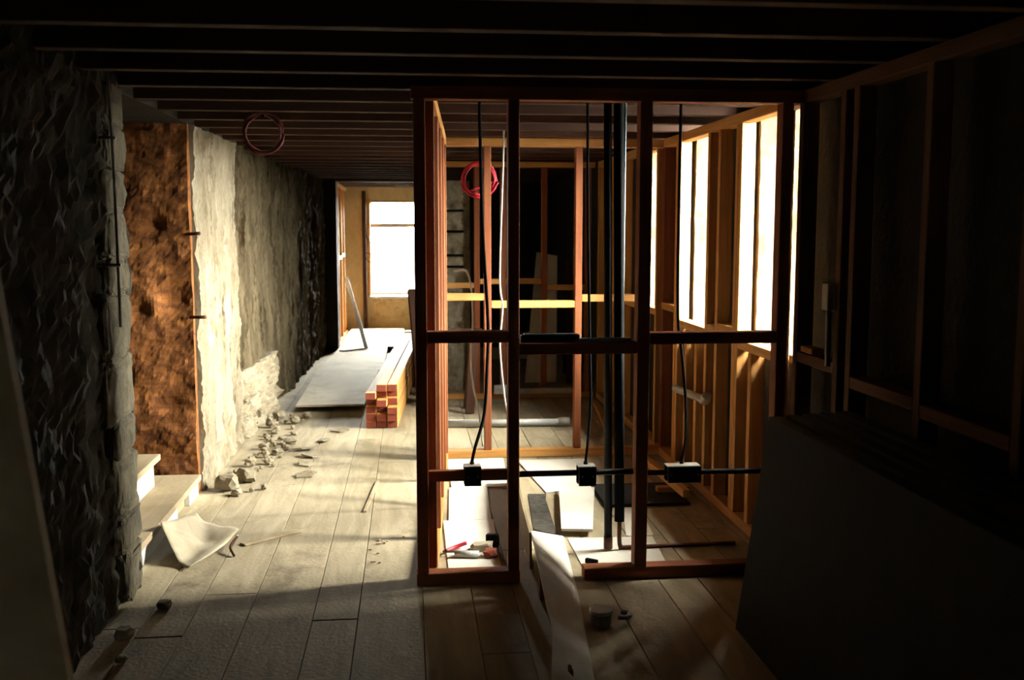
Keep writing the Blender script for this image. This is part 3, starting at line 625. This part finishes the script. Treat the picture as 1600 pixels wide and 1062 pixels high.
# black bar lying on the middle noggin
bt = thing('spirit_level', (0.72, FY, 1.09), 'black level with a shiny edge lying on the middle noggin', 'tool')
box('body', 0.485, 0.75, FY - 0.02, FY + 0.012, 1.0915, 1.125, 'black_plastic', bt); box('edge_strip', 0.50, 0.74, FY - 0.016, FY + 0.008, 1.1255, 1.130, 'blue_grey', bt, b=0.001)
box('blade', 0.7505, 0.985, FY - 0.012, FY + 0.006, 1.0915, 1.108, 'blue_grey', bt)
# timber scraps right
o = box('dark_offcut_sheet', 1.10, 1.60, 5.58, 6.05, 0.0005, 0.020, 'black_sheet'); tag(o, 'dark sheet lying on the floor below the windows', 'sheet')
o = beam('loose_batten', (1.57, 5.56, 0.075), (1.53, 6.55, 0.075), 0.045, 0.045, 'pine'); tag(o, 'pale batten lying across the dark sheet below the windows', 'batten')
o = box('batten_packer', 1.46, 1.66, 5.80, 5.86, 0.021, 0.052, 'pine'); tag(o, 'small packer block under the pale batten', 'block')
# boards leaning in the dark on the right
for k in range(5):
    xb = 1.285 + k * 0.062; xt = 1.40 + k * 0.055; th = 0.05
    y1, y0 = 3.80 - 0.03 * k, 1.2
    V = [(xb, y0, 0), (xb + th, y0, 0), (xt + th, y0, 0.86 + 0.01 * k), (xt, y0, 0.86 + 0.01 * k)]
    V += [(v[0], y1, v[2]) for v in V]
    o = mesh_obj('leaning_board', V, [[0, 1, 2, 3], [7, 6, 5, 4], [1, 0, 4, 5], [2, 1, 5, 6], [3, 2, 6, 7], [0, 3, 7, 4]], 'black_sheet')
    tag(o, 'black board leaning by the right wall, %s from the room side' % ['first', 'second', 'third', 'fourth', 'fifth'][k], 'board', 'black boards leaning by the right wall')
# brown panel close to the camera on the left
bp_ = mesh_obj('fibreboard_sheet', [(-1.16, 2.1, 0), (-0.60, 2.0, 0), (-0.80, 2.0, 1.66), (-1.12, 2.1, 1.80), (-1.16, 2.13, 0), (-0.60, 2.03, 0), (-0.80, 2.03, 1.66), (-1.12, 2.13, 1.80)],
               [[0, 1, 2, 3], [7, 6, 5, 4], [1, 0, 4, 5], [2, 1, 5, 6], [3, 2, 6, 7], [0, 3, 7, 4]], 'fibreboard'); tag(bp_, 'plain brown panel at the left edge, closest to the camera', 'panel')

# ------------------------------------------------------------------ paper sheet, rubble, scraps at the left wall
V = []; F = []; n = 18
A, B, C_, D = Vector((-1.235, 5.28, 0)), Vector((-1.00, 4.63, 0)), Vector((-0.90, 5.32, 0)), Vector((-1.12, 5.62, 0))
A, B, C_, D = Vector((-1.215, 4.93, 0)), Vector((-1.05, 4.71, 0)), Vector((-0.90, 5.24, 0)), Vector((-1.16, 5.46, 0))
for j in range(n + 1):
    for i in range(n + 1):
        u, v = i / n, j / n
        p = A * (1 - u) * (1 - v) + B * u * (1 - v) + C_ * u * v + D * (1 - u) * v
        z_ = 0.010 + 0.12 * (1 - u) ** 2 * (1 - v) ** 1.2 + 0.05 * (1 - u) ** 3 + 0.03 * v * u * u + 0.015 * math.sin(u * 4 + v * 2) ** 2 + 0.012 * noise.noise(Vector((u * 4, v * 4, 1)))
        p = p + Vector((0.03 * math.sin(v * math.pi) * u, -0.05 * math.sin(v * math.pi) * u, max(0.004, z_))); V.append(p)
for j in range(n):
    for i in range(n):
        a = j * (n + 1) + i; F.append([a, a + 1, a + n + 2, a + n + 1])
ps = mesh_obj('paper_sheet', V, F, 'paper', None, True); ps.modifiers.new('thickness', 'SOLIDIFY').thickness = 0.003
tag(ps, 'curled pale paper sheet on the floor in front of the doorway step', 'paper')
o = tube('twig', ((-0.885, 5.10, 0.045), (-0.90, 4.98, 0.030), (-0.87, 4.90, 0.008)), 0.007, 'copper'); tag(o, 'short dark stick lying beside the curled paper', 'stick')
for k, (x0, y0, x1, y1, wd) in enumerate(((-0.86, 5.08, -0.60, 5.30, 0.05), (-0.27, 5.62, -0.22, 6.3, 0.022))):
    o = beam('wood_sliver', (x0, y0, 0.006), (x1, y1, 0.006), wd, 0.010, 'tread'); tag(o, ['flat pale wood sliver on the boards left of the frame', 'thin wood strip along a floor joint by the frame'][k], 'scrap')
for k in range(9):
    x, y_ = -0.16 + random.gauss(0, 0.045), 4.70 + random.random() * 0.5
    o = stone('crumb', (x, y_, 0), (random.uniform(.005, .016), random.uniform(.005, .012), 0.004), 'tread', seed=k, sub=1); tag(o, 'small brown crumb on the bright floor left of the frame', 'crumb', 'brown crumbs on the floor')
placed = []; big = {}
for k in range(400):
    if len(placed) >= 60: break
    y_ = random.uniform(6.05, 8.66); x = -1.155 + abs(random.gauss(0, 0.10)) + (0.04 if 6.9 < y_ < 7.7 else 0) + max(0, y_ - 7.6) * 0.05
    s_ = random.choice((0.014, 0.018, 0.024, 0.03, 0.042, 0.055)) * random.uniform(0.8, 1.15)
    if any(math.hypot(x - a_, y_ - b_) < (s_ + c_) * 1.75 for (a_, b_, c_) in placed): continue
    placed.append((x, y_, s_))
    o = stone('rubble_stone', (x, y_, 0), (s_, s_ * random.uniform(.8, 1.25), s_ * random.uniform(.5, 1.0)), 'pale_stone', seed=k * 1.3 + 5, sub=2, rot=random.uniform(0, 3), amp=0.5, sq=0.8)
    size_ = 'large' if s_ > 0.04 else ('fist-sized' if s_ > 0.022 else 'small')
    spot_ = 'beside the doorway end of the plastered wall' if y_ < 6.8 else ('under the brightest part of the plastered wall' if y_ < 7.65 else 'along the bare stone base before the plywood')
    tag(o, '%s broken pale stone in the rubble %s' % (size_, spot_), 'stone', '%s stones %s' % (size_, spot_))
    if size_ == 'large': big.setdefault(spot_, []).append((y_, o))
for spot_, L_ in big.items():
    for (y_, o), word in zip(sorted(L_, key=lambda t: t[0]), ('nearest', 'second nearest', 'third nearest', 'fourth nearest', 'fifth nearest', 'sixth nearest', 'seventh nearest', 'eighth nearest')):
        if len(L_) > 1: o['label'] = '%s large pale stone in the rubble %s' % (word, spot_)
for k in range(6):
    o = mesh_obj('plaster_flake', [(0, 0, 0.002), (0.14, 0.02, 0.004), (0.19, 0.11, 0.02), (0.09, 0.16, 0.03), (-0.02, 0.10, 0.012)] + [(0, 0, 0.014), (0.14, 0.02, 0.016), (0.19, 0.11, 0.032), (0.09, 0.16, 0.042), (-0.02, 0.10, 0.024)],
                 [[4, 3, 2, 1, 0], [5, 6, 7, 8, 9]] + [[i, (i + 1) % 5, 5 + (i + 1) % 5, 5 + i] for i in range(5)], 'white_plaster', origin=(0, 0, 0))
    o.matrix_basis = Matrix.Translation((-0.74 + 0.05 * (k % 3), 6.45 + 0.30 * k, 0.0)) @ Matrix.Rotation(k * 1.1, 4, 'Z') @ Matrix.Scale(0.7, 4)
    tag(o, 'flat flake of fallen plaster on the floor below the plastered wall', 'plaster flake', 'fallen plaster flakes')
for k, (x, y_, s_) in enumerate(((-1.13, 3.95, 0.035), (-1.05, 4.25, 0.028), (-1.08, 3.72, 0.02))):
    o = stone('loose_stone', (x, y_, 0), (s_, s_ * 1.2, s_ * 0.6), 'pale_stone', seed=k + 30.5); tag(o, ['pale stone on the dark floor at the foot of the near left wall', 'small stone on the dark floor near the doorway corner', 'smallest stone by the near left wall'][k], 'stone')
